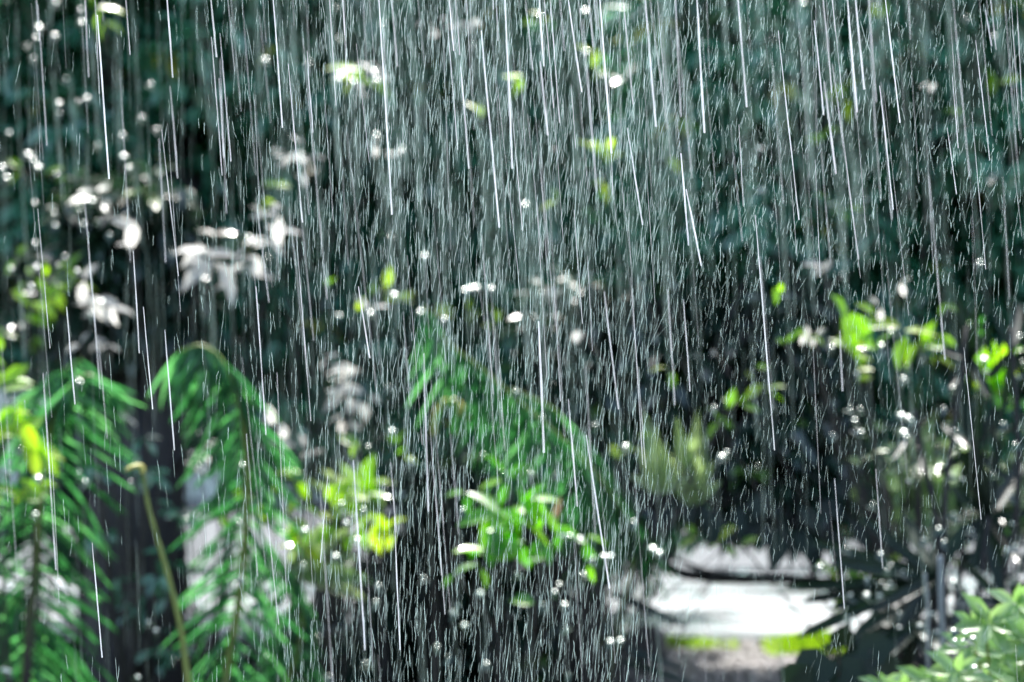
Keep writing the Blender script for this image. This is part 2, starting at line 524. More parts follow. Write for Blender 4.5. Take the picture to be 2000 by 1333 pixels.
def make_tree(label, x0, x1, base_px, D_base, seed, bark='bark', leaf='tree_leaf', top=-230, dens=1.0, yfun=None, Dr=(14.3, 17.2), step=(120, 115), Lr=(0.10, 0.18), parts=290, name='broadleaf_tree', cat='tree', group='broadleaf trees behind the rain'):
    global rng
    rng = np.random.default_rng(seed)
    random.seed(seed)
    base = Vector(((base_px - 1000) * K * D_base, D_base, 0))
    t = thing(name, base, label, cat, group)
    cs, rs = [], []
    px = x0 + 20
    while px < x1 + 10:
        bot = (yfun or (lambda x: np.interp(x, BX, BY)))(px)
        py = top
        while py < bot - 25:
            for layer in range(3):
                D = Dr[0] + (Dr[1] - Dr[0]) * (layer + rng.uniform(0.1, 0.9)) / 3
                r = rng.uniform(0.22, 0.36)
                c = P(px + rng.uniform(-55, 55), min(py + rng.uniform(-50, 50), bot - r / (K * D) * 0.6), D)
                if c.z - r < 0.05: continue
                cs.append(tuple(c)); rs.append(r)
            py += step[1]
        px += step[0]
    nros = [max(6, int(26 * dens * (r / 0.3) ** 2)) for r in rs]
    pos, d, u, L, W, T = rosette_leaves(cs, rs, nros, (6, 9), Lr, (0.36, 0.52))
    ok = cut_gaps(pos + d * 0.05)
    foliage(t, pos[ok], d[ok], u[ok], L[ok], W[ok], T[ok], leaf, parts)
    # trunk and limbs
    topz = 3.6
    cx = ((x0 + x1) / 2 - 1000) * K * D_base
    mid = Vector((base.x * 0.6 + cx * 0.4, D_base + 0.1, 1.5))
    crown = Vector((cx, D_base + 0.2, topz))
    tube('trunk', t, [base, base.lerp(mid, .5) + Vector((.05, 0, 0)), mid, crown], 0.10, 0.02, 'bark', 9, 0.1)
    idx = rng.permutation(len(cs))[:14]
    for i in idx:
        c = Vector(cs[i])
        s = mid.lerp(crown, rng.uniform(0.0, 0.7)) if c.z > 1.5 else base.lerp(mid, rng.uniform(.5, 1))
        m2 = s.lerp(c, .5) + Vector((0, 0, rng.uniform(0, .2)))
        tube('limb', t, [s, m2, c], 0.028, 0.008, 'bark', 6, 0.1, 4)
    return t

make_tree('dark broadleaf tree over the left palm fronds, beside the whitish leaves imitating light gaps', -560, 420, 200, 15.6, 11)
make_tree('broadleaf tree left of centre, behind the highest whitish sprig imitating light gaps', 430, 860, 640, 15.9, 12)
make_tree('broadleaf tree in the middle behind the thickest of the rain', 870, 1300, 1080, 16.0, 13)
make_tree('densest darkest broadleaf tree, low boughs hanging over the bright wet paving', 1310, 1700, 1745, 13.9, 14, Dr=(12.7, 14.5), dens=1.15)
make_tree('broadleaf tree at the right edge above the fan palm', 1710, 2600, 2080, 13.9, 15, Dr=(12.7, 14.5), dens=1.1)

# trees far behind the wall
def far_tree(x, y, h, r, label, seed):
    global rng
    rng = np.random.default_rng(seed)
    t = thing('broadleaf_tree', (x, y, 0), label, 'tree', 'far trees beyond the pale wall')
    cs, rs = [], []
    for k in range(26):
        a = rng.uniform(0, 6.28); q = rng.uniform(0, r) ; z = rng.uniform(1.9, h)
        cs.append((x + math.cos(a) * q, y + math.sin(a) * q * .7, z)); rs.append(rng.uniform(.6, 1.0))
    pos, d, u, L, W, T = rosette_leaves(cs, rs, [34] * len(cs), (6, 8), (0.22, 0.34), (0.4, 0.6))
    ok = cut_gaps(pos, 1.0)
    foliage(t, pos[ok], d[ok], u[ok], L[ok], W[ok], T[ok], 'dark_leaf', 0)
    tube('trunk', t, [(x, y, 0), (x + .1, y, 2), (x, y, h * .8)], .2, .05, 'bark', 8)
for i, (x, lab) in enumerate([(-5.2, 'far dark tree beyond the wall at the left edge'), (-2.2, 'far dark tree beyond the wall, second from the left'), (0.8, 'far dark tree beyond the wall behind the heaviest rain'),
                              (3.6, 'far dark tree beyond the wall, second from the right'), (6.4, 'far dark tree beyond the wall at the right edge')]):
    far_tree(x, 30.5 + (i % 2) * 1.2, 6.2, 2.3, lab, 60 + i)

# ---------------------------------------------------------------- understory shrubs
def shrub(label, clumps, D, n_per, Lr, leaf, seed, name='shrub', cat='shrub', group=None, parts=150, wr=(.4, .6), droop=.4, gaps=False, Dj=.35, root=None):
    global rng
    rng = np.random.default_rng(seed)
    random.seed(seed)
    bx = root or sum(c[0] for c in clumps) / len(clumps)
    base = Vector(((bx - 1000) * K * D, D, 0))
    t = thing(name, base, label, cat, group)
    cs, rs = [], []
    for c in clumps:
        d = D + rng.uniform(-Dj, Dj)
        cs.append(tuple(P(c[0], c[1], d))); rs.append(c[2] * K * D)
    pos, d, u, L, W, T = rosette_leaves(cs, rs, [max(2, int(n_per * (r / .2) ** 2)) for r in rs], (5, 8), Lr, wr, droop)
    ok = pos[:, 2] > 0.02
    if gaps: ok &= cut_gaps(pos)
    foliage(t, pos[ok], d[ok], u[ok], L[ok], W[ok], T[ok], leaf, parts)
    for c in cs:
        v = Vector(c)
        tube('stem', t, [base + Vector((random.uniform(-.05, .05), random.uniform(-.05, .05), 0)), base.lerp(v, .5) + Vector((random.uniform(-.06, .06) - (.25 if root else 0), 0, .08 + (.25 if root else 0))), v], .013, .004, 'bark', 5, 0, 4)
    return t

# the dark mass bottom centre
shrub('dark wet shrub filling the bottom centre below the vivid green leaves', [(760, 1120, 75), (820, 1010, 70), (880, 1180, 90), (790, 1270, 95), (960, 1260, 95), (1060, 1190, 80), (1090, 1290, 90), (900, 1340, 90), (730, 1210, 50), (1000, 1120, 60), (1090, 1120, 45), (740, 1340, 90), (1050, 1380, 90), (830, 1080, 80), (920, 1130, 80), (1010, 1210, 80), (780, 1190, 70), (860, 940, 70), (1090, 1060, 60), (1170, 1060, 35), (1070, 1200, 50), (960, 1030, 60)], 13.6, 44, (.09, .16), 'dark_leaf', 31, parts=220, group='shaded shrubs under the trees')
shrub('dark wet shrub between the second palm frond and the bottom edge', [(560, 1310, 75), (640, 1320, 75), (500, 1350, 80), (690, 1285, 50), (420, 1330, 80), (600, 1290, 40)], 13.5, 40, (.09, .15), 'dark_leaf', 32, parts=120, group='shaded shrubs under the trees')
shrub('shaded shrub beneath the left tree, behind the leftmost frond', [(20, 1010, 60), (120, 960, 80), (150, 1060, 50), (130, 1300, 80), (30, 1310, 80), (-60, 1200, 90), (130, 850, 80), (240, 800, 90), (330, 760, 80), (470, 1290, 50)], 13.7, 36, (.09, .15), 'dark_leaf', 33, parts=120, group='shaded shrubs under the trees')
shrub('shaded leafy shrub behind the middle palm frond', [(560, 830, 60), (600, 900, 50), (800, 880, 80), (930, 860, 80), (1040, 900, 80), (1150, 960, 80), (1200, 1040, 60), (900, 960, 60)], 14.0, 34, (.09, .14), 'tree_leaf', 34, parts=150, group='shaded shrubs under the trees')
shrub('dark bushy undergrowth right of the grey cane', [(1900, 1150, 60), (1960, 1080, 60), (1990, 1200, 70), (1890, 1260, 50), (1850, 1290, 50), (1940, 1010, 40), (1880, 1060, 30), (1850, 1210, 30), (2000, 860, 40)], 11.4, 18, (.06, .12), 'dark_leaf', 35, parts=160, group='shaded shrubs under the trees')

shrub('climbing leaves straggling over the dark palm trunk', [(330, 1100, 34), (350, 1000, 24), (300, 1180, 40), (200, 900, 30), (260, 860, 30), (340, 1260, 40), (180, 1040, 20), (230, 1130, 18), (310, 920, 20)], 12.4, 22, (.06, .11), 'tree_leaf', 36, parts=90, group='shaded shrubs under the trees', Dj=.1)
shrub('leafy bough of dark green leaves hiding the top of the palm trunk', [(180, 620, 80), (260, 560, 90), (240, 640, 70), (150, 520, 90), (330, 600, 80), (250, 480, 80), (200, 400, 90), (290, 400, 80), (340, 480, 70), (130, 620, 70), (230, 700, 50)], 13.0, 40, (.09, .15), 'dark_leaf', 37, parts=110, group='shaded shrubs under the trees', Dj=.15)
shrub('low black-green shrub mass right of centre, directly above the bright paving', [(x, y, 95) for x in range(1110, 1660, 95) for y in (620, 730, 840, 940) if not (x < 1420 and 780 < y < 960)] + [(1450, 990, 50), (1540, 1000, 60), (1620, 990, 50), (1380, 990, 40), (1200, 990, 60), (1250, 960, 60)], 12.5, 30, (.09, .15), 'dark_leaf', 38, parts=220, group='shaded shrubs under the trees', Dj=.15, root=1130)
# bright, sun-struck shrubs
def sprig(label, pts, D, L, leaf, seed, root, name='shrub', cat='shrub', group='young sunlit shrubs', wr=.5, stem='bark', ang=(-.9, .9), Dj=.12):
    """pts: (px, py, number of leaves, spread px, length factor)"""
    if leaf == 'gap_light_leaf':
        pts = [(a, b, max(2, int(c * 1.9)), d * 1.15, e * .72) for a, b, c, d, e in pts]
    rr = random.Random(seed)
    base = Vector(((root - 1000) * K * D, D, 0))
    t = thing(name, base, label, cat, group)
    for (px, py, n_, sp, lf) in pts:
        d0 = D + rr.uniform(-Dj, Dj)
        c = P(px, py, d0)
        b = base.lerp(c, .55) + Vector((rr.uniform(-.08, .08), 0, rr.uniform(0, .1)))
        tube('stem', t, [base, b, c], .005, .002, stem, 5, 0, 4)
        for k in range(n_):
            q = P(px + rr.gauss(0, sp * .6), py + rr.gauss(0, sp * .6), d0 + rr.uniform(-.06, .06))
            a = rr.uniform(0, 6.28)
            dd = (math.cos(a), rr.uniform(-.4, .3), math.sin(a) * .7 - .25)
            uu = (rr.uniform(-.5, .5), rr.uniform(-1, -.2), rr.uniform(.5, 1.2))
            l = L * lf * rr.uniform(.7, 1.25)
            place_leaf(t, q, dd, uu, l, l * wr, rr.random(), leaf)
    return t

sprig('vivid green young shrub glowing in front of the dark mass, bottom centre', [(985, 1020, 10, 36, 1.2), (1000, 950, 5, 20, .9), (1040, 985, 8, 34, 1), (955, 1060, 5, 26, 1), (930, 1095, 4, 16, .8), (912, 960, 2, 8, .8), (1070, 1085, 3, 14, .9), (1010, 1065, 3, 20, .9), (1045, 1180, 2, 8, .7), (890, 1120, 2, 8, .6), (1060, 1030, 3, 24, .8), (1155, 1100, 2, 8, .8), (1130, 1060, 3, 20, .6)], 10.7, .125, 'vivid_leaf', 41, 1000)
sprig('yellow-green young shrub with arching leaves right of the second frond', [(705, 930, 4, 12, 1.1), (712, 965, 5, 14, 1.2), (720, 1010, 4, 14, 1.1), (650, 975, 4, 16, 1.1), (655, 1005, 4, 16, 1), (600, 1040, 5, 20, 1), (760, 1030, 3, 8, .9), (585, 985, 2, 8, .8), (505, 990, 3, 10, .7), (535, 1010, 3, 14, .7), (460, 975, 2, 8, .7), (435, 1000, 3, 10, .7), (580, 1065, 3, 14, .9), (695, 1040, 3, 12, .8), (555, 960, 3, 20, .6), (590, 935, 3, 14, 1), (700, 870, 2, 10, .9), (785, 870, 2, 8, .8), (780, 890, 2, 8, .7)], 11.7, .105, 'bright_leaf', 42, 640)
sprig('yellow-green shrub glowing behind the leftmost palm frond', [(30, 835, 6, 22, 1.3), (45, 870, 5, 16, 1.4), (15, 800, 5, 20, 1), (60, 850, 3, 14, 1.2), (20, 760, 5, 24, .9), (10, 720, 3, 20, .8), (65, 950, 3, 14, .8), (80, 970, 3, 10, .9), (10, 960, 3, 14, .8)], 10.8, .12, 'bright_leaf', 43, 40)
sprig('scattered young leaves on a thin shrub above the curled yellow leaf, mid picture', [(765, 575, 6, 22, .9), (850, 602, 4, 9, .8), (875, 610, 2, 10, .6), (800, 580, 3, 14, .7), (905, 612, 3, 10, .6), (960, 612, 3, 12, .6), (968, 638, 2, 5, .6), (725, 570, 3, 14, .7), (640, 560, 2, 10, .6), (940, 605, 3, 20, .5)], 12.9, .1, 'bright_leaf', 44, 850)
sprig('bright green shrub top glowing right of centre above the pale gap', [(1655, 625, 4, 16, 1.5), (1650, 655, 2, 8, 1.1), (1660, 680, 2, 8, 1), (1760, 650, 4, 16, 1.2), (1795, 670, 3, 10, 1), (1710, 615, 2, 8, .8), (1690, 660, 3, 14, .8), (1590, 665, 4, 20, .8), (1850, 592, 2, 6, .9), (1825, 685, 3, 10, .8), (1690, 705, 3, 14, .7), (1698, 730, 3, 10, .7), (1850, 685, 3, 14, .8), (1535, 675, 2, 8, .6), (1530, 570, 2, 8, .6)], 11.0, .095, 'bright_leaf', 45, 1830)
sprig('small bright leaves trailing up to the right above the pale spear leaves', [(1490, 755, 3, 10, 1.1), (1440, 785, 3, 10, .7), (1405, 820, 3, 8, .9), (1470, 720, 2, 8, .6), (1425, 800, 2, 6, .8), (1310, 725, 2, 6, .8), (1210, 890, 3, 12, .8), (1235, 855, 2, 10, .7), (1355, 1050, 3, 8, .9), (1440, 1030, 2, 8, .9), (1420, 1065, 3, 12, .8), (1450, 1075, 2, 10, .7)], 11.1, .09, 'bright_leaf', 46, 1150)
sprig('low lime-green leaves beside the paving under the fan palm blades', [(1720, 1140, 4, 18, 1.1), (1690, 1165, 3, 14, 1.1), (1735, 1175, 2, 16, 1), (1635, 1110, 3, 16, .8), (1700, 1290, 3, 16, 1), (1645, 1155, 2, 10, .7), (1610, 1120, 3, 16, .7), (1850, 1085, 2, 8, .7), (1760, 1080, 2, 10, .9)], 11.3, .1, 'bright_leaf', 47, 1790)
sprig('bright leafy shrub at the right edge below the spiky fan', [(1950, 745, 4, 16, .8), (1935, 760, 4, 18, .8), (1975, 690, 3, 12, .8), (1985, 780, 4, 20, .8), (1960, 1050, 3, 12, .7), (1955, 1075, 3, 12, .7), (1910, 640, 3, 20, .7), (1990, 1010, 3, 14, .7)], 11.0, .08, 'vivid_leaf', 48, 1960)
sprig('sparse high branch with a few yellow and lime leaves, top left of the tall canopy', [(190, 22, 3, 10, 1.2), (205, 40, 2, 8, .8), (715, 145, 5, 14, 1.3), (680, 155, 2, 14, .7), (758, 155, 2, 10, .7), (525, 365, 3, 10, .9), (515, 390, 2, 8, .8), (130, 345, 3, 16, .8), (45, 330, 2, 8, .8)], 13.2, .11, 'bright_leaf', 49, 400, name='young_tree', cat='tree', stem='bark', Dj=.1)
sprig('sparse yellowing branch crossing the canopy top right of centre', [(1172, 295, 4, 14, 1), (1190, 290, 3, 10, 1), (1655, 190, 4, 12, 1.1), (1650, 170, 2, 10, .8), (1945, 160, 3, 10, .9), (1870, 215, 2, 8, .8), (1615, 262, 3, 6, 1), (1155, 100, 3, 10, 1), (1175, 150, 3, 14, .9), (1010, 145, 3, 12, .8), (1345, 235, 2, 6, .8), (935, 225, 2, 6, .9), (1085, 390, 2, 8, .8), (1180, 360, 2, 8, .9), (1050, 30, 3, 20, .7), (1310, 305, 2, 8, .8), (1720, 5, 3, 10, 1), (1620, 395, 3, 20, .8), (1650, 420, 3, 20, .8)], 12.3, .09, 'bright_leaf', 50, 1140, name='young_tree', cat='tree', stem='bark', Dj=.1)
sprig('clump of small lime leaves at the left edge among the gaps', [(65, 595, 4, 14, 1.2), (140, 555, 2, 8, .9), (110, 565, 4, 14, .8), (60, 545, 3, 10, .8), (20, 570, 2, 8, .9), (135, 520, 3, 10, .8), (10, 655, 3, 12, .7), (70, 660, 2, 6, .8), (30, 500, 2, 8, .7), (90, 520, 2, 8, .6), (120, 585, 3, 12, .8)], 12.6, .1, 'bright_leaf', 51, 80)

sprig('thin branch of added whitish leaves imitating bright canopy gaps in a ragged arc, upper left of the picture', [(390, 495, 2, 14, 1.5), (415, 505, 2, 12, 1.7), (452, 535, 3, 16, 1.0), (490, 512, 3, 16, .9), (530, 480, 3, 16, .9), (548, 452, 2, 10, .8), (525, 415, 4, 14, .6), (375, 525, 2, 8, .7)], 11.9, .14, 'gap_light_leaf', 52, 400, group='added whitish leaves imitating light gaps')  # added sprigs from here: pale leaves imitate light through canopy gaps
sprig('added whitish leaves in place of light gaps beside the lime leaf clump at the left edge', [(262, 440, 1, 5, 1.1), (255, 478, 1, 3, .7), (163, 548, 1, 4, 1.1), (193, 588, 3, 14, 1.2), (225, 600, 2, 10, 1), (160, 675, 1, 4, .7), (190, 665, 2, 6, .6), (215, 672, 1, 4, .6), (250, 820, 1, 3, .6)], 11.9, .13, 'gap_light_leaf', 53, 250, group='added whitish leaves imitating light gaps')
sprig('column of added whitish leaves imitating light gaps above the arching pale leaves, left of centre', [(698, 722, 2, 8, 1.1), (680, 765, 3, 14, 1.1), (715, 785, 3, 12, 1.0), (672, 822, 2, 8, .9), (538, 825, 2, 10, .8), (548, 868, 4, 12, .7), (400, 880, 6, 26, .5), (720, 612, 2, 10, .8), (380, 910, 4, 16, .5), (640, 700, 1, 6, .6), (600, 880, 2, 10, .7)], 11.9, .125, 'gap_light_leaf', 54, 640, group='added whitish leaves imitating light gaps')
sprig('high sprig of added whitish leaves imitating light gaps left of the middle', [(585, 300, 7, 16, .6), (600, 325, 4, 14, .6), (540, 298, 4, 12, .45), (735, 275, 2, 8, .6), (770, 300, 3, 8, .45), (890, 35, 4, 22, .6), (930, 42, 2, 8, .6), (735, 140, 3, 12, .8), (700, 165, 2, 10, .6), (590, 350, 2, 10, .5), (850, 60, 3, 18, .5)], 12.0, .11, 'gap_light_leaf', 55, 560, group='added whitish leaves imitating light gaps')
sprig('few added whitish leaves imitating light gaps dotted through the dark right-hand canopy', [(1610, 518, 1, 3, 1.0), (1608, 530, 1, 3, .9), (1755, 553, 1, 3, .8), (1140, 655, 2, 12, .7), (1675, 640, 2, 6, .9), (1570, 655, 2, 8, .7), (1590, 660, 1, 5, .7), (1715, 600, 1, 4, .7), (1400, 690, 1, 4, .5), (1820, 175, 2, 12, .6), (1935, 350, 1, 3, .4), (1085, 290, 1, 5, .4), (1480, 290, 1, 3, .4)], 11.0, .095, 'gap_light_leaf', 56, 1790, group='added whitish leaves imitating light gaps')
sprig('misty pale-leaved shrub behind the dark stems at the right', [(1720, 900, 5, 40, .9), (1780, 880, 5, 40, .8), (1840, 930, 5, 44, .8), (1900, 900, 5, 40, .7), (1760, 1000, 4, 44, .8), (1850, 1030, 4, 40, .7), (1930, 830, 8, 40, .7), (1980, 870, 8, 36, .7), (1900, 980, 8, 40, .7), (1980, 960, 8, 30, .7), (1720, 830, 5, 24, .8)], 11.3, .08, 'pale_leaf', 57, 1850, group='pale shrubs at the right', Dj=.3)
# pale spear-leaved plant
def spears(name, label, cat, base_px, base_py, D, tips, width, leaf, group=None, root=None, stem='bark', thick=None):
    c = P(base_px, base_py, D)
    base = Vector((c.x if root is None else P(root, 0, D).x, D, 0))
    t = thing(name, base, label, cat, group)
    tube('stem', t, [base, base.lerp(c, .6) + Vector((.02 if root is None else -.1, .03, .08)), c], .007, .005, stem, 7)
    rr = random.Random(base_px)
    for (tx, ty, wf) in tips:
        e = P(tx, ty, D + rr.uniform(-.25, .1))
        dd = e - c
        up = Vector((rr.uniform(-.3, .3), -1, .6))
        place_leaf(t, c, dd, up, dd.length, width * wf, rr.random(), leaf, 'leaf', BT, BF, 'b')
    return t
spears('spear_leaved_plant', 'pale grey-green spear-leaved plant, left of its pair above the paving', 'plant', 1290, 960, 11.2, [(1255, 800, 1.2), (1280, 830, 1), (1245, 870, 1), (1230, 930, .8), (1300, 860, .8), (1320, 900, .9), (1350, 930, .8)], .062, 'pale_leaf', 'pale spear-leaved plants', root=1130)
spears('spear_leaved_plant', 'pale grey-green spear-leaved plant with a taller tip, right of its pair above the paving', 'plant', 1350, 985, 11.3, [(1322, 815, 1.1), (1362, 800, 1.1), (1345, 850, 1), (1380, 850, .9), (1395, 900, .9), (1300, 880, .9), (1290, 930, .8), (1410, 940, .8)], .062, 'pale_leaf', 'pale spear-leaved plants', root=1130)
spears('spiky_plant', 'spiky plant with bright upright blades at the right edge', 'plant', 1940, 770, 11.1, [(1895, 665, 1), (1915, 660, .9), (1940, 665, .9), (1965, 655, .9), (1985, 680, .9), (1880, 700, .9), (2000, 720, .9), (1870, 740, .8), (1925, 690, 1)], .045, 'bright_leaf')
spears('spiky_plant', 'pale shaded spiky plant half hidden behind the dark stems at right', 'plant', 1790, 900, 11.6, [(1740, 820, 1), (1760, 790, .9), (1790, 790, .9), (1830, 800, .9), (1850, 850, .9), (1720, 870, .9), (1860, 900, .8), (1730, 930, .8)], .05, 'pale_leaf')
# broad pale leaves catching sun left of centre
spears('broad_leaved_plant', 'plant with broad pale drooping leaves above the white wet paving, left of centre', 'plant', 570, 1110, 11.9, [(735, 1140, 1.3), (700, 1090, 1.4), (660, 1060, 1.2), (640, 1020, 1), (720, 1175, 1), (600, 1050, .9), (690, 1030, .8)], .085, 'pale_leaf')
spears('broad_leaved_plant', 'plant whose broad whitish leaves arch over the yellow-green shrub', 'plant', 740, 1010, 12.3, [(625, 915, 1.2), (660, 900, 1.2), (700, 905, 1), (730, 950, .9), (585, 935, .9), (650, 950, .7)], .07, 'pale_leaf')

# curled yellow leaf (mid picture)
t = thing('curled_stem', P(895, 850, 11.5), 'single pale yellow arching leaf curled over like a hook, mid picture', 'plant')
tube('leaf', t, [P(848, 850, 11.5), P(852, 810, 11.5), P(872, 786, 11.5), P(895, 792, 11.5), P(908, 820, 11.5)], .012, .022, 'yellow_stalk', 6)
tube('stem', t, [P(848, 850, 11.5), P(842, 1000, 11.6), P(850, 1200, 11.7), Vector((P(850, 1200, 11.7).x, 11.7, 0))], .008, .012, 'bark', 6)

# ---------------------------------------------------------------- palms
def frond(parent, pts, D, ll, lw, n, side_l, side_r, leaf='palm_leaf', r0=.013, r1=.004, stalk='rachis', start=0.0, droop=.5, seed=1, name='frond', depth=0.0):
    """side: list of (t, angle) where angle in degrees is measured in the picture plane from straight down towards that side"""
    rr = random.Random(seed)
    w = [P(px, py, D + depth * i / max(1, len(pts) - 1)) for i, (px, py) in enumerate(pts)]
    f = tube(name, parent, w, r0, r1, stalk, 7, n=8)
    sp = spline(w, 24)
    for k in range(n):
        u = start + (1 - start) * (k + .5) / n
        q = sp[int(u * (len(sp) - 1))]
        for sgn, side in ((-1, side_l), (1, side_r)):
            if side is None: continue
            an = R(np.interp(u, [s[0] for s in side], [s[1] for s in side]) + 14 + rr.uniform(-18, 18))
            lf = np.interp(u, [s[0] for s in side], [s[2] for s in side])
            if lf < 0.05: continue
            L = ll * lf * rr.uniform(.65, 1.15)
            d1 = Vector((sgn * math.sin(an), rr.uniform(-.6, .35), -math.cos(an)))
            off = _root_loc(parent)
            W = lw * .68 * rr.uniform(.7, 1.15)
            # arching blade: each built with its own droop, edges and fold
            me = _leaflet_mesh(leaf, int(rr.random() * 8), int(rr.random() * 3), L, W, an, droop, sgn)
            o = bpy.data.objects.new('leaflet', me)
            COL.objects.link(o)
            o.parent = f
            X, Y, Z = frame_mats(np.array([d1]), np.array([(rr.uniform(-.25, .25), -1.0, .35)]))
            mm = Matrix(((X[0][0], Y[0][0], Z[0][0], q.x - off.x), (X[0][1], Y[0][1], Z[0][1], q.y - off.y), (X[0][2], Y[0][2], Z[0][2], q.z - off.z), (0, 0, 0, 1)))
            o.matrix_basis = mm @ Matrix.Diagonal((W, L, L, 1))
    return f

_lm = {}
def _leaflet_mesh(leaf, k, b, L, W, an, droop, sgn):
    key = (leaf, k, b, sgn)
    if key not in _lm:
        T = BT.copy()
        T[:, 0] += sgn * (1.6 + 1.8 * b) * T[:, 1] ** 2
        T[:, 2] += -droop * (0.12 + 0.08 * b) * T[:, 1] ** 2
        me = mesh_np('leaflet', T, BF, np.full(len(T), (k + .5) / 8), smooth=True)
        me.materials.append(M[leaf])
        _lm[key] = me
    return _lm[key]

# leftmost palm
t = thing('palm', Vector((P(40, 1000, 11.2).x, 11.2, 0)), 'areca palm at the left edge with one tall frond showing its pale midrib', 'palm', 'feather palms')
frond(t, [(40, 1480), (48, 1333), (62, 1180), (78, 1000), (95, 860), (122, 780), (165, 735), (205, 745)], 11.2, .38, .026, 90, [(0, 40, 1), (.5, 38, .9), (1, 20, .5)], [(0, 38, 1), (.5, 46, 1.05), (.8, 55, .8), (1, 40, .4)], seed=3, r0=.02, r1=.005)
frond(t, [(-120, 1480), (-90, 1200), (-20, 950), (60, 780), (160, 700)], 11.6, .36, .026, 60, [(0, 60, .9), (1, 30, .6)], [(0, 60, 1), (.6, 55, .9), (1, 30, .6)], seed=4)
frond(t, [(120, 1500), (180, 1400), (140, 1290), (60, 1200), (-60, 1130)], 11.4, .34, .026, 54, [(0, 20, 1), (1, 10, .9)], [(0, 40, 1), (1, 20, .9)], seed=5)
# second palm
t = thing('palm', Vector((P(430, 1300, 11.2).x, 11.2, 0)), 'feather palm whose long arching frond hangs between the dark trunk and the yellow shrub', 'palm', 'feather palms')
frond(t, [(425, 1480), (440, 1333), (468, 1160), (482, 1000), (480, 870), (462, 770), (432, 705), (392, 676), (352, 688)], 11.2, .34, .026, 110, [(0, 40, 1), (.45, 45, 1.0), (.75, 30, .85), (1, 18, .7)], [(0, 38, 1), (.5, 34, .95), (.8, 24, .7), (1, 12, .4)], seed=6, r0=.02, r1=.006)
frond(t, [(520, 1480), (560, 1333), (590, 1230), (570, 1130), (520, 1060)], 11.6, .32, .026, 50, [(0, 50, 1), (1, 40, .7)], [(0, 30, .8), (1, 20, .5)], seed=7)
# bare arched stalk
t = thing('palm_stalk', Vector((P(372, 1400, 9.5).x, 9.5, 0)), 'bare curving olive-yellow palm stalk with a bent yellow tip, in front of the dark trunk', 'palm stalk')
b0 = P(372, 1400, 9.5)
tube('stalk', t, [(b0.x, 9.5, 0), b0, P(362, 1290, 9.5), P(345, 1190, 9.5), P(315, 1080, 9.5), P(290, 990, 9.5), P(279, 920, 9.5)], .013, .006, 'rachis', 8, .12)
tube('tip', t, [P(279, 924, 9.5), P(276, 912, 9.5), P(262, 911, 9.48), P(246, 918, 9.46)], .010, .006, 'yellow_stalk', 7)
# third palm, middle
t = thing('palm', Vector((P(1000, 1300, 11).x, 11.0, 0)), 'feather palm in the middle, its frond slanting down to the right with hanging leaflets', 'palm', 'feather palms')
frond(t, [(830, 600), (870, 665), (940, 720), (1020, 790), (1110, 870), (1190, 960), (1245, 1070)], 11.3, .38, .022, 90, [(0, 10, .5), (.3, 15, .9), (.7, 22, 1), (1, 25, .6)], [(0, 10, .3), (.35, 5, .7), (.7, 18, .8), (1, 5, .8)], seed=9, r0=.005, r1=.008)
frond(t, [(1245, 1070), (1180, 960), (1130, 860), (1080, 800), (1000, 760)], 11.6, .42, .026, 54, [(0, 40, .8), (1, 20, .7)], [(0, 40, .8), (1, 10, .8)], seed=10)
b0 = P(1245, 1070, 11.3)
tube('stalk', t, [b0, P(1215, 1200, 11.2), (P(1170, 1300, 11.1).x, 11.1, .15), (P(1160, 1300, 11.1).x, 11.1, 0)], .009, .016, 'rachis', 7)

# big dark palm trunk left
t = thing('palm_tree', Vector((P(262, 1300, 12.9).x, 12.9, 0)), 'thick dark grey palm trunk standing between the two left palm fronds', 'palm tree')
bx = t.location.x
for_pts = [(bx, 12.9, -.02), (bx + .01, 12.92, .6), (bx + .0, 13.05, 1.1), (bx - .02, 13.7, 1.7), (bx - .05, 15.0, 2.5), (bx - .08, 16.0, 3.3)]
sp = spline(for_pts, 14)
rad = [0.235 * (1 - .25 * i / len(sp)) * (1 + .035 * (i % 2)) for i in range(len(sp))]
V, F = tube_data(sp, rad, 18)
link('trunk', mesh_np('trunk', [tuple(v - t.location) for v in V], F, smooth=True), M['palm_bark'], t)
for k in range(9):      # old leaf-base stubs
    i = 6 + k * 4
    a = k * 2.4
    c = sp[i] + Vector((math.cos(a), math.sin(a), 0)) * .2
    tube('leaf_base', t, [c, c + Vector((math.cos(a) * .09, math.sin(a) * .09, .09))], .035, .012, 'palm_bark', 6, n=3)
for k in range(9):      # its own crown, high in the canopy
    a = k * .7 + .2
    c = sp[-1]
    f = tube('frond', t, [c, c + Vector((math.cos(a) * .5, math.sin(a) * .5, .45)), c + Vector((math.cos(a) * 1.2, math.sin(a) * 1.1, .25))], .014, .004, 'rachis', 5, n=4)

# slender dark sapling trunk low centre-left
t = thing('sapling', Vector((P(712, 1300, 13.2).x, 13.2, 0)), 'slim dark leaning stem crossing the pale leaves left of centre', 'sapling')
tube('stem', t, [(P(760, 1300, 13.2).x, 13.2, 0), P(740, 1180, 13.2), P(700, 1110, 13), P(655, 1050, 12.8), P(600, 960, 12.6)], .018, .008, 'bark', 7)
for q in ((640, 1000, 700, 940), (700, 1110, 770, 1060), (620, 990, 560, 960)):
    tube('branch', t, [P(q[0], q[1], 12.8), P((q[0] + q[2]) / 2 + 6, (q[1] + q[3]) / 2, 12.8), P(q[2], q[3], 12.8)], .008, .003, 'bark', 5)

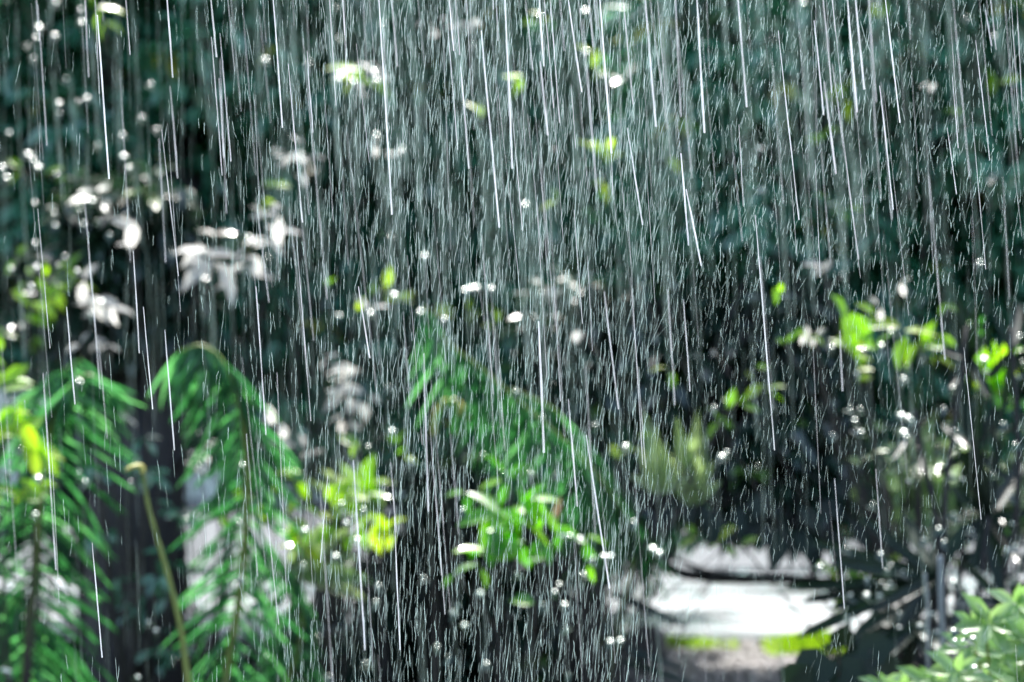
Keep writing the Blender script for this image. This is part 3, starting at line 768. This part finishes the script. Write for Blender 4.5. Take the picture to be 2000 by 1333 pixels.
# ---------------------------------------------------------------- bare bough over the paving, hanging leaves
t = thing('fallen_branch', P(1480, 1130, 12.6), 'long thin dark bough sweeping level across the bright wet paving', 'branch')
tube('bough', t, [P(1190, 1050, 12.6), P(1270, 1090, 12.6), P(1340, 1122, 12.6), (P(1440, 1131, 12.6)), P(1560, 1133, 12.6), P(1680, 1140, 12.5), P(1830, 1150, 12.3)], .027, .017, 'dark_bark', 8, .1)
tube('twig', t, [P(1260, 1085, 12.6), P(1310, 1088, 12.6), P(1370, 1112, 12.55), P(1440, 1128, 12.5)], .011, .008, 'bark', 6)
t2 = thing('drooping_branch', P(1540, 1000, 12.1), 'leafy branch end with large dark leaves hanging over the paving', 'branch')
tube('twig', t2, [P(1500, 880, 12.6), P(1530, 960, 12.3), P(1550, 1020, 12.1), P(1640, 1050, 12.0)], .008, .004, 'bark', 5)
rr = random.Random(5)
for (px, py, ex, ey, wf) in [(1530, 1020, 1508, 1118, 1.0), (1555, 1045, 1545, 1105, .5), (1420, 1010, 1410, 1085, .6), (1460, 1020, 1455, 1080, .5), (1375, 985, 1385, 1050, .6), (1500, 1020, 1490, 1075, .5), (1310, 980, 1300, 1050, .6), (1590, 1030, 1580, 1100, .6), (1625, 1030, 1640, 1100, .7), (1560, 1030, 1575, 1090, .7), (1600, 1040, 1590, 1130, .6), (1640, 1050, 1615, 1180, .4), (1650, 1050, 1640, 1170, .35), (1580, 1030, 1600, 1180, .35),
                             (1480, 1000, 1465, 1050, .7), (1400, 990, 1395, 1070, .7), (1440, 990, 1450, 1050, .6), (1340, 960, 1350, 1040, .6), (1500, 960, 1470, 1010, .8), (1560, 990, 1610, 1040, .8), (1660, 1010, 1700, 1080, .7), (1600, 980, 1650, 1010, .9), (1620, 950, 1700, 960, .9)]:
    a, b = P(px, py, 12.1), P(ex, ey, 12.0)
    place_leaf(t2, a, b - a, (rr.uniform(-.4, .4), -1, .4), (b - a).length, .115 * wf, rr.random() * .5, 'fan_leaf')
    tube('twig', t2, [P((px + 1540) / 2, py - 25, 12.15), a], .004, .003, 'bark', 4, n=3)

# fan palm at right: dark stems, radiating blades
t = thing('fan_palm', Vector((P(1828, 1300, 10.6).x, 10.6, 0)), 'dark lady palm at right with long blades radiating low over the paving', 'palm')
def fan(cx, cy, D, tips, w, parent, leaf='fan_leaf', seed=1):
    rr = random.Random(seed)
    c = P(cx, cy, D)
    for (tx, ty) in tips:
        e = P(tx, ty, D + rr.uniform(-.3, .3))
        d = e - c
        place_leaf(parent, c, d, (rr.uniform(-.3, .3), -1, rr.uniform(.2, .9)), d.length, w * rr.uniform(.8, 1.2), rr.random() * .7, leaf, 'blade', FT, BF, 'f')
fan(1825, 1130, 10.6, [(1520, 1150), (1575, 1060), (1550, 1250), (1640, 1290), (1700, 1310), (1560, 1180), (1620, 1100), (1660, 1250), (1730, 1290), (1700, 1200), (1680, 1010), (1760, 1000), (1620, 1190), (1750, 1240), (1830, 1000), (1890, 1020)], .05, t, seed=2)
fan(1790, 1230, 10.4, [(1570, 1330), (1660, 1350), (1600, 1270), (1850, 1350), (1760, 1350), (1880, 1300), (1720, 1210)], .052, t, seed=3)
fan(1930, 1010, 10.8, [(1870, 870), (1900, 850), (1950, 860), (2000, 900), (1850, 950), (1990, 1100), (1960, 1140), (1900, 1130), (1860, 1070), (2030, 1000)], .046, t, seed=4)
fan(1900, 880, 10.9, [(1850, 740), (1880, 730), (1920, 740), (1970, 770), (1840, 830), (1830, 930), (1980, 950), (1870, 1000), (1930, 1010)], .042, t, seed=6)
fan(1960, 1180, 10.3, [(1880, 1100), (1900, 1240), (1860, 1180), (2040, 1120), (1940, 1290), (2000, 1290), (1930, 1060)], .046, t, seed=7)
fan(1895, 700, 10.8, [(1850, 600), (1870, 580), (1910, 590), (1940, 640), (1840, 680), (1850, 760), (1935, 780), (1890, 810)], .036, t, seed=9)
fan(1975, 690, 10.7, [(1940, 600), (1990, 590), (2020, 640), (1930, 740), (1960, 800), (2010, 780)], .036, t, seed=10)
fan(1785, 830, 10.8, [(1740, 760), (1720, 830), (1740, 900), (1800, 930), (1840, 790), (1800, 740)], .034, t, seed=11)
for (a, b, c_) in [((1828, 1330), (1822, 1200), (1825, 1130)), ((1810, 1330), (1795, 1290), (1790, 1230)), ((1870, 1350), (1905, 1200), (1930, 1010)), ((1850, 1350), (1845, 1000), (1890, 640)), ((1890, 1350), (1940, 1250), (1960, 1180)),
                   ((1800, 1340), (1835, 1090), (1785, 800)), ((1900, 1350), (1985, 1000), (1975, 640))]:
    b0 = P(a[0], a[1], 10.6)
    tube('stem', t, [(b0.x, 10.6, 0), b0, P(b[0], b[1], 10.6), P(c_[0], c_[1], 10.7)], .017, .010, 'dark_bark', 7, .05)
t = thing('bamboo_cane', Vector((P(1840, 1300, 9.6).x, 9.6, 0)), 'smooth upright grey-blue cane in front of the lady palm', 'cane')
tube('cane', t, [(P(1845, 1300, 9.6).x, 9.6, 0), P(1843, 1300, 9.6), P(1838, 1180, 9.6), P(1836, 1085, 9.62)], .012, .009, 'cane', 9)
tube('cane', t, [(P(1812, 1300, 9.8).x, 9.8, 0), P(1812, 1300, 9.8), P(1812, 1180, 9.8), P(1806, 1120, 9.8)], .006, .005, 'cane', 7)

# rock, big dark leaf over it, dark round leaves at the bottom
import bmesh
def rock(name, label, c, s, seed, mat='stone', cat='rock', group=None):
    bm = bmesh.new()
    bmesh.ops.create_icosphere(bm, subdivisions=3, radius=1)
    rr = random.Random(seed)
    ax = [(Vector((rr.gauss(0, 1), rr.gauss(0, 1), rr.gauss(0, 1))).normalized(), rr.uniform(.55, .85)) for _ in range(9)]
    for v in bm.verts:
        for n_, k in ax:
            dd = v.co.dot(n_)
            if dd > k: v.co -= n_ * (dd - k) * .85
        v.co = Vector((v.co.x * s[0], v.co.y * s[1], v.co.z * s[2]))
    me = bpy.data.meshes.new(name)
    bm.to_mesh(me); bm.free()
    o = link(name, me, M[mat], label=label, cat=cat, group=group)
    o.location = c
    return o
q = P(1265, 1240, 14.2)
rock('rock', 'grey-brown angular rock at the near edge of the paving under a dark leaf', (q.x, 14.2, .06), (.11, .12, .14), 3)
rock('rock', 'low dark rock at the bottom edge left of the gravel', (P(1180, 1300, 13.4).x, 13.4, .03), (.16, .14, .12), 4)
t = thing('broad_leaved_plant', Vector((P(1220, 1300, 12.5).x, 12.5, 0)), 'plant with long dark pointed leaves fringing the left end of the bright paving', 'plant')
c = P(1180, 1150, 12.5)
tube('stem', t, [t.location, c], .012, .008, 'bark', 6)
rr = random.Random(8)
for (sx, sy, ex, ey, w_) in [(1190, 1160, 1345, 1228, .06), (1180, 1150, 1240, 1110, .05), (1180, 1160, 1100, 1210, .05), (1150, 1200, 1060, 1250, .05), (1180, 1260, 1340, 1310, .05), (1200, 1290, 1370, 1345, .05), (1170, 1220, 1250, 1290, .05), (1180, 1140, 1150, 1080, .05)]:
    a, b = P(sx, sy, 12.5), P(ex, ey, 12.4)
    place_leaf(t, a, b - a, (rr.uniform(-.3, .3), -.7, 1), (b - a).length, w_, rr.random() * .5, 'dark_leaf', 'leaf', BT, BF, 'b')
    if (a - c).length > .05: tube('stem', t, [c, a], .006, .005, 'bark', 5, n=3)
t = thing('round_leaved_plant', Vector((P(1600, 1300, 9.4).x, 9.4, 0)), 'plant with big dark round leaves at the bottom edge before the grass verge', 'plant')
for (px, py, r_, a_) in [(1640, 1255, 28, 80), (1580, 1310, 50, 20), (1700, 1270, 40, 30), (1545, 1335, 40, 60), (1660, 1330, 50, 10), (1740, 1330, 50, 120)]:
    c = P(px, py, 9.4)
    tube('leaf_stalk', t, [t.location, t.location.lerp(c, .6) + Vector((.02, .03, 0)), c], .006, .004, 'bark', 5)
    L = 2 * r_ * K * 9.4
    d = Vector((math.cos(R(a_)), -.3, math.sin(R(a_)) * .5))
    place_leaf(t, c - d * L * .4, d, (.2, -1, .35), L, L * 1.05, rr.random() * .5, 'fan_leaf')

# pale variegated bush, bottom right
def bush(label, ros, D, seed, group):
    rr = random.Random(seed)
    bx = sum(r_[0] for r_ in ros) / len(ros)
    base = Vector(((bx - 1000) * K * D, D, 0))
    t = thing('leafy_bush', base, label, 'bush', group)
    for (px, py, n_, lp) in ros:
        d0 = D + rr.uniform(-.2, .2)
        c = P(px, py, d0)
        tube('stem', t, [base, base.lerp(c, .6) + Vector((rr.uniform(-.03, .03), .05, .03)), c + Vector((0, .03, -.02))], .007, .004, 'rachis', 5)
        for k in range(n_):
            a = k * 2.4 + rr.uniform(-.3, .3)
            inner = k / n_
            el = .15 + .7 * inner ** 2
            d = Vector((math.cos(a) * math.cos(el), -abs(math.sin(a)) * .35 - .1 - el * .35, math.sin(a) * .75 * math.cos(el) + .12))
            L = lp * 1.1 * K * D * (1.1 - .55 * inner) * rr.uniform(.85, 1.15)
            place_leaf(t, c + Vector((0, -.02 * inner, .02 * inner)), d, (rr.uniform(-.3, .3), -1, .9), L, L * .47, rr.random(), 'bush_leaf')
    return t
bush('pale green leafy bush filling the bottom right corner', [(1930, 1225, 10, 75), (1985, 1190, 9, 60), (1890, 1270, 10, 70), (1960, 1290, 11, 80), (2010, 1260, 10, 75), (1870, 1320, 9, 65), (1925, 1340, 10, 75), (1995, 1340, 10, 75), (2050, 1210, 9, 70), (1900, 1225, 7, 50), (2060, 1300, 10, 80), (1950, 1390, 10, 80)], 8.6, 3, 'pale leafy bushes')
bush('small pale green bush poking over the bottom edge under the fan palm', [(1725, 1345, 8, 45), (1765, 1350, 9, 50), (1810, 1335, 8, 55), (1770, 1375, 9, 60), (1830, 1350, 9, 60)], 8.9, 4, 'pale leafy bushes')
# brown dead leaf caught in the palm
t = link('dead_leaf', None or leaf_variant('dry_leaf', 4), None, label='dry brown leaf caught upright among the hanging leaflets, centre', cat='leaf')
X, Y, Z = frame_mats(np.array([(.35, -.1, 1.0)]), np.array([(.3, -1, .2)]))
q = P(1078, 1022, 10.8)
t.matrix_basis = Matrix(((X[0][0] * .03, Y[0][0] * .11, Z[0][0] * .1, q.x), (X[0][1] * .03, Y[0][1] * .11, Z[0][1] * .1, q.y), (X[0][2] * .03, Y[0][2] * .11, Z[0][2] * .1, q.z), (0, 0, 0, 1)))

# ---------------------------------------------------------------- wet leaf ends and beads of water that catch the sun
rng = np.random.default_rng(77)
gl = [(928, 43, 1.3), (1143, 20, 1.3), (766, 840, .9), (937, 1158, 1.4), (887, 1195, 1.3), (908, 1220, 1.2), (895, 1182, .8), (1275, 1070, 1.3), (1288, 1078, 1.1), (1760, 810, 1.2), (1773, 813, .9), (1765, 843, 1.3), (1922, 700, 1.4), (770, 575, 1.3),
      (920, 562, 1.3), (932, 560, 1.1), (960, 562, 1), (908, 566, 1), (1098, 1045, 1.2), (1113, 1045, .9), (1133, 1050, 1), (75, 932, 1.2), (70, 1003, .8), (1487, 370, 1.3), (1483, 288, 1.1), (1027, 398, 1.2), (77, 52, 1.2), (160, 42, 1), (107, 68, 1), (70, 72, .8), (110, 4, .8), (158, 18, .7),
      (55, 300, 1.1), (65, 310, 1), (75, 325, 1.2), (4, 326, 1.1), (14, 346, 1), (242, 304, 1.2), (252, 326, .9), (170, 190, .9), (116, 200, .9), (180, 391, 1), (278, 228, .7), (660, 152, 1.1), (690, 158, 1), (730, 140, 1.4), (735, 155, 1.3), (518, 115, 1),
      (830, 498, 1), (822, 608, 1), (868, 622, .8), (486, 462, .9), (72, 520, .9), (198, 588, 1.1), (1222, 870, 1), (1410, 890, 1.1), (1420, 882, .7), (1083, 1155, .9), (1093, 1140, .8), (1103, 1180, 1), (1180, 1085, 1.1), (1193, 1085, 1), (1140, 1120, .7), (1192, 1252, 1.1), (1212, 1250, 1), (1625, 398, .9),
      (1694, 388, .7), (1930, 352, .8), (1940, 344, .8), (1914, 512, .8), (1645, 535, .7), (1722, 673, 1), (1625, 676, .9), (1740, 645, .8), (1942, 70, .7), (1855, 605, .7), (1990, 656, .9), (1970, 705, .8), (1765, 738, .8), (1990, 735, 1), (1567, 197, 1), (1570, 5, .9), (1175, 345, 1), (1145, 100, 1), (785, 290, .9), (765, 300, .9), (735, 262, 1), (662, 615, 1.1), (724, 610, 1),
      (1904, 1113, 1), (1915, 1167, .9), (1982, 1065, .9), (1990, 1160, 1), (1863, 1135, .9), (1821, 1198, .9), (1830, 1233, 1), (1797, 1220, 1), (1765, 1255, 1), (1764, 1260, .9), (1797, 1255, .8), (1885, 1235, 1), (1900, 1245, 1), (1882, 1250, .9), (1817, 1290, 1), (1903, 1302, 1), (1968, 1072, .9), (1693, 1160, 1.1), (1718, 1162, 1), (1691, 1274, .8), (1603, 1105, .9), (1865, 1250, .8), (1862, 1230, .9), (1720, 1080, .7),
      (305, 1230, .9), (290, 1214, .7), (10, 1308, 1.2), (18, 1310, 1), (18, 923, .7), (950, 1295, .8), (1060, 1180, .7), (270, 1322, .8), (676, 1020, 1.1), (698, 1052, 1), (656, 1085, 1), (595, 1034, .9), (1010, 1120, .6)]
for _ in range(150):
    q = rng.random()
    if q < .3: gl.append((rng.uniform(0, 2000), rng.uniform(0, 1000), rng.uniform(.3, .6)))
    elif q < .5: gl.append((abs(rng.normal(0, 160)), rng.uniform(100, 950), rng.uniform(.35, .8)))
    elif q < .75: gl.append((rng.uniform(380, 1250), rng.uniform(900, 1333), rng.uniform(.3, .7)))
    else: gl.append((rng.uniform(1650, 2000), rng.uniform(650, 1250), rng.uniform(.35, .8)))
Vd, Fd, off = [], [], 0
pl, dl, ul, Ll, Wl, Tl = [], [], [], [], [], []
for (px, py, s) in gl:
    D = (12.9 if px < 1300 else 12.1) - (2.3 if px < 1300 else 1.7) * min(1, max(0, (py - 350) / 500))
    if px > 1850 and py > 1170: D = 8.3
    c = P(px, py, D)
    tocam = (Vector((0, 0, 1.6)) - c).normalized()
    h = (sd + tocam).normalized()
    h = (h + Vector(rng.normal(0, .02, 3))).normalized()
    # a leaf under each bead
    side = Vector(rng.normal(0, 1, 3)); d = (side - h * side.dot(h)).normalized()
    L = 0.055
    hl = (h + Vector(rng.normal(0, .35, 3))).normalized()
    pl.append(c - d * L * .5 - h * .012); dl.append(d - Vector((0, 0, .3))); ul.append(hl); Ll.append(L * (.7 if D < 9 else 1)); Wl.append(L * .45); Tl.append(rng.uniform(.2, .8))
    rad_ = 0.013 * s * D / 12.5
    x = d; y = h.cross(d)
    ring = 10
    Vd.append(c + h * rad_ * .17)
    for rk, (rr_, zz) in enumerate(((.35, .15), (.7, .09), (1, -.02), (.9, -.5))):
        for a in range(ring):
            an = 2 * math.pi * a / ring
            Vd.append(c + (x * math.cos(an) + y * math.sin(an)) * rad_ * rr_ + h * rad_ * zz)
    for a in range(ring):
        b = (a + 1) % ring
        Fd.append((off, off + 1 + a, off + 1 + b, off + 1 + b))
        for k in range(3):
            Fd.append((off + 1 + k * ring + a, off + 1 + (k + 1) * ring + a, off + 1 + (k + 1) * ring + b, off + 1 + k * ring + b))
    off += 1 + 4 * ring
link('water_drops', mesh_np('water_drops', [tuple(v) for v in Vd], Fd, smooth=True), M['drop'], kind='stuff', label='beads of rainwater glinting on the wet leaves', cat='water drops')
A = [np.array(a) for a in (pl, dl, ul, Ll, Wl, Tl)]
V, F, tt = batch(*A)
link('wet_leaves', mesh_np('wet_leaves', V, F, tt, smooth=True), M['dark_leaf'], kind='stuff', label='scattered wet leaves carrying the glinting beads', cat='leaves')

# ---------------------------------------------------------------- rain
rng = np.random.default_rng(99)
def strands(name, label, px, py, D, length_px, width_px, lean, wig, tint, seg, kind='stuff', mat='rain', blunt=False):
    """each strand of falling water is a thin three-sided tapering tube with its own wobble; sizes given at its distance"""
    n = len(px)
    u = np.linspace(0, 1, seg + 1)
    top = np.stack([(px - 1000) * K * D, D, 1.6 - (py - 666.5) * K * D], 1)
    Lm = length_px * K * D
    Wm = width_px * K * D * .5
    wob = np.cumsum(rng.normal(0, 1, (n, seg + 1)), axis=1) / math.sqrt(seg)
    wob -= wob[:, :1]
    ang = lean[:, None]
    x = top[:, 0:1] + Lm[:, None] * u * np.tan(ang) + wob * (wig * K * D)[:, None]
    y = top[:, 1:2] + np.zeros_like(x) + np.cumsum(rng.normal(0, 1, (n, seg + 1)), axis=1) * (wig * K * D)[:, None] * .3
    z = top[:, 2:3] - Lm[:, None] * u
    prof = np.clip(np.minimum(u * 6, (1 - u) * 5) + .25, 0, 1)[None] * (1 + .25 * rng.normal(0, 1, (n, seg + 1)))
    prof = np.clip(prof, .2, 1.5)
    if blunt:
        prof = (np.clip(.55 + u * 1.2, 0, 1)[None] * (1 + .08 * rng.normal(0, 1, (n, seg + 1))))
    V = np.zeros((n, seg + 1, 3, 3))
    for s in range(3):
        a = 2 * math.pi * s / 3 + .5
        V[:, :, s, 0] = x + math.cos(a) * Wm[:, None] * prof
        V[:, :, s, 1] = y + math.sin(a) * Wm[:, None] * prof
        V[:, :, s, 2] = z
    base = (np.arange(n) * (seg + 1) * 3)[:, None, None]
    i = (np.arange(seg) * 3)[None, :, None]
    s = np.arange(3)[None, None, :]
    s2 = (s + 1) % 3
    F = np.stack([base + i + s, base + i + s2, base + i + 3 + s2, base + i + 3 + s], -1).reshape(-1, 4)
    V = V.reshape(-1, 3)
    keep = None
    me = mesh_np(name, V, F, np.repeat(tint, (seg + 1) * 3), smooth=True)
    o = link(name, me, M[mat], kind=kind, label=label, cat='rain')
    return o

def pick(n, dens, wide=0):
    """positions where the shower is thicker or thinner (photo pixels)"""
    out = []
    n = int(n * 1.45)      # the shower goes on past both sides of the view
    while len(out) < n:
        px = rng.uniform(-900, 2900); py = rng.uniform(-200, 1350)
        if rng.random() < dens(px, py): out.append((px, py))
    a = np.array(out)
    return a[:, 0], a[:, 1]

def d_short(x, y):
    hx = np.interp(x, [0, 350, 550, 800, 1100, 1500, 1750, 2000], [.04, .08, .5, 1, 1, .9, .7, .5])
    hy = np.interp(y, [0, 300, 600, 850, 1050, 1333], [1, .85, .7, .55, .35, .12]) if x > 1250 else np.interp(y, [0, 500, 800, 1333], [1, .8, .62, .55])
    return hx * hy
def d_long(x, y):
    hx = np.interp(x, [0, 300, 700, 1100, 1500, 1750, 2000], [.22, .35, .9, 1, .8, .6, .35])
    if x > 1250 and y > 550: hx *= .45
    hy = np.interp(y, [0, 300, 600, 900, 1333], [1, .75, .45, .3, .15])
    return hx * hy

N = 12500
px, py = pick(N, d_short)
N = len(px)
ln = rng.gamma(2.6, 11, N) + 10
ln = np.where(px > 1350, ln * .55, ln)
lean = rng.normal(.02, .08, N) - .12 * np.clip((px - 400) / 1000, 0, 1)
lean = np.where(px > 1300, lean + rng.normal(0, .13, N), lean)
strands('rain', 'fine short squiggles of rain in focus across the picture', px, py, np.where(rng.random(N) < .75, rng.uniform(5.9, 6.6, N), rng.uniform(5.3, 7.4, N)), ln, rng.uniform(.4, .85, N), lean, rng.uniform(.5, 1.8, N), rng.uniform(.1, .7, N) * np.where((px > 1300) & (py > 560), .6, 1) , 8)
N = 1050
px, py = pick(N, lambda x, y: np.interp(x, [0, 450, 900, 1500, 2000], [.7, .8, .8, .6, .35]) * np.interp(y, [0, 600, 1333], [1, .8, .5 if x < 1250 else .15]))
N = len(px)
strands('rain', 'long soft threads of rain farther back', px, py, rng.uniform(7.4, 10.5, N), rng.gamma(3, 40, N) + 30, rng.uniform(1.2, 2.6, N), rng.normal(.03, .02, N), rng.uniform(.4, 1.2, N), rng.uniform(.02, .08, N), 7, mat='rain_far')
N = 380
px, py = pick(N, lambda x, y: np.interp(x, [0, 450, 800, 1100, 1700, 2000], [.15, .35, .9, 1, .8, .2]) * np.interp(y, [0, 250, 500, 900], [1, .75, .2, .02]))
N = len(px)
strands('rain', 'broad veils of rain behind the bright streams', px, py - 80, rng.uniform(9, 12.0, N), rng.gamma(5, 42, N) + 60, rng.uniform(3, 9, N), rng.normal(.06, .02, N), rng.uniform(.3, .8, N), rng.uniform(.02, .09, N), 8, mat='rain_far')
N = 210
px, py = pick(N, d_long)
N = len(px)
strands('rain', 'long bright streams of rain falling nearest', px, py - 60, rng.uniform(5.3, 7.4, N), rng.gamma(6, 38, N) + 60, rng.uniform(.7, 2.4, N), rng.normal(.075, .022, N), rng.uniform(.2, .8, N), rng.uniform(.08, .6, N), 10, mat='rain_near', blunt=True)
N = 900
Dg = rng.uniform(15.2, 19.2, N)
px = rng.uniform(0, 2000, N)
strands('rain_splashes', 'tiny splashes jumping off the wet paving', px, 666.5 + (1.6 - .05 - rng.uniform(0, .03, N)) / (K * Dg), Dg, rng.uniform(6, 14, N), rng.uniform(2, 5, N), rng.normal(0, .5, N), np.full(N, .5), rng.uniform(.4, 1, N), 3)
# the heaviest streams, where the photo shows them: x, y top, x, y bottom, width
HV = [(1052, -20, 1062, 130, 7), (1055, 120, 1070, 265, 6), (1052, 628, 1062, 885, 9), (940, 60, 975, 445, 6), (1258, -20, 1281, 248, 6), (190, 30, 212, 350, 6), (325, -20, 338, 152, 6), (410, -20, 422, 112, 6), (1520, 60, 1560, 430, 4), (1718, 168, 1745, 410, 4), (1655, 0, 1674, 220, 6), (1610, 160, 1632, 340, 6), (1728, -10, 1758, 240, 5), (1670, -10, 1688, 175, 6),
      (1590, 40, 1608, 225, 4), (532, -20, 552, 250, 5), (563, 125, 590, 435, 4), (740, 0, 765, 420, 6), (1475, 420, 1513, 880, 4), (1335, 585, 1348, 765, 3), (1180, 570, 1208, 800, 4), (828, 690, 836, 1000, 4), (1110, 780, 1128, 990, 6), (1145, 850, 1190, 1150, 5), (500, 560, 520, 850, 4), (280, 600, 298, 800, 4), (322, 645, 340, 880, 4), (260, 490, 272, 690, 4), (130, 600, 146, 790, 4), (1850, 250, 1868, 380, 3), (1630, 935, 1650, 1190, 3),
      (640, 930, 625, 1100, 3), (690, 900, 713, 1270, 5), (770, 1010, 782, 1270, 4), (700, 560, 722, 700, 5), (1360, -20, 1375, 260, 7), (1440, -20, 1458, 210, 6), (1170, -20, 1195, 300, 7), (1110, 0, 1135, 180, 6), (900, 130, 915, 330, 6), (985, -20, 1000, 330, 6), (1330, 300, 1345, 480, 6), (1225, 250, 1255, 440, 4), (875, -20, 885, 100, 5), (180, 1060, 200, 1285, 4), (1340, 370, 1370, 520, 6), (600, 100, 612, 260, 3), (1925, 20, 1937, 90, 3), (1860, 150, 1872, 290, 3)]
H = np.array(HV, dtype=float)
rngH = rng.uniform(5.6, 6.6, len(H))
strands('rain', 'heaviest white streams of water, dripping off an edge above', H[:, 0], H[:, 1], rngH, H[:, 3] - H[:, 1], H[:, 4] * .62, np.arctan((H[:, 2] - H[:, 0]) / (H[:, 3] - H[:, 1])), np.full(len(H), .5), rng.uniform(.55, .95, len(H)), 10, mat='rain_near', blunt=True)
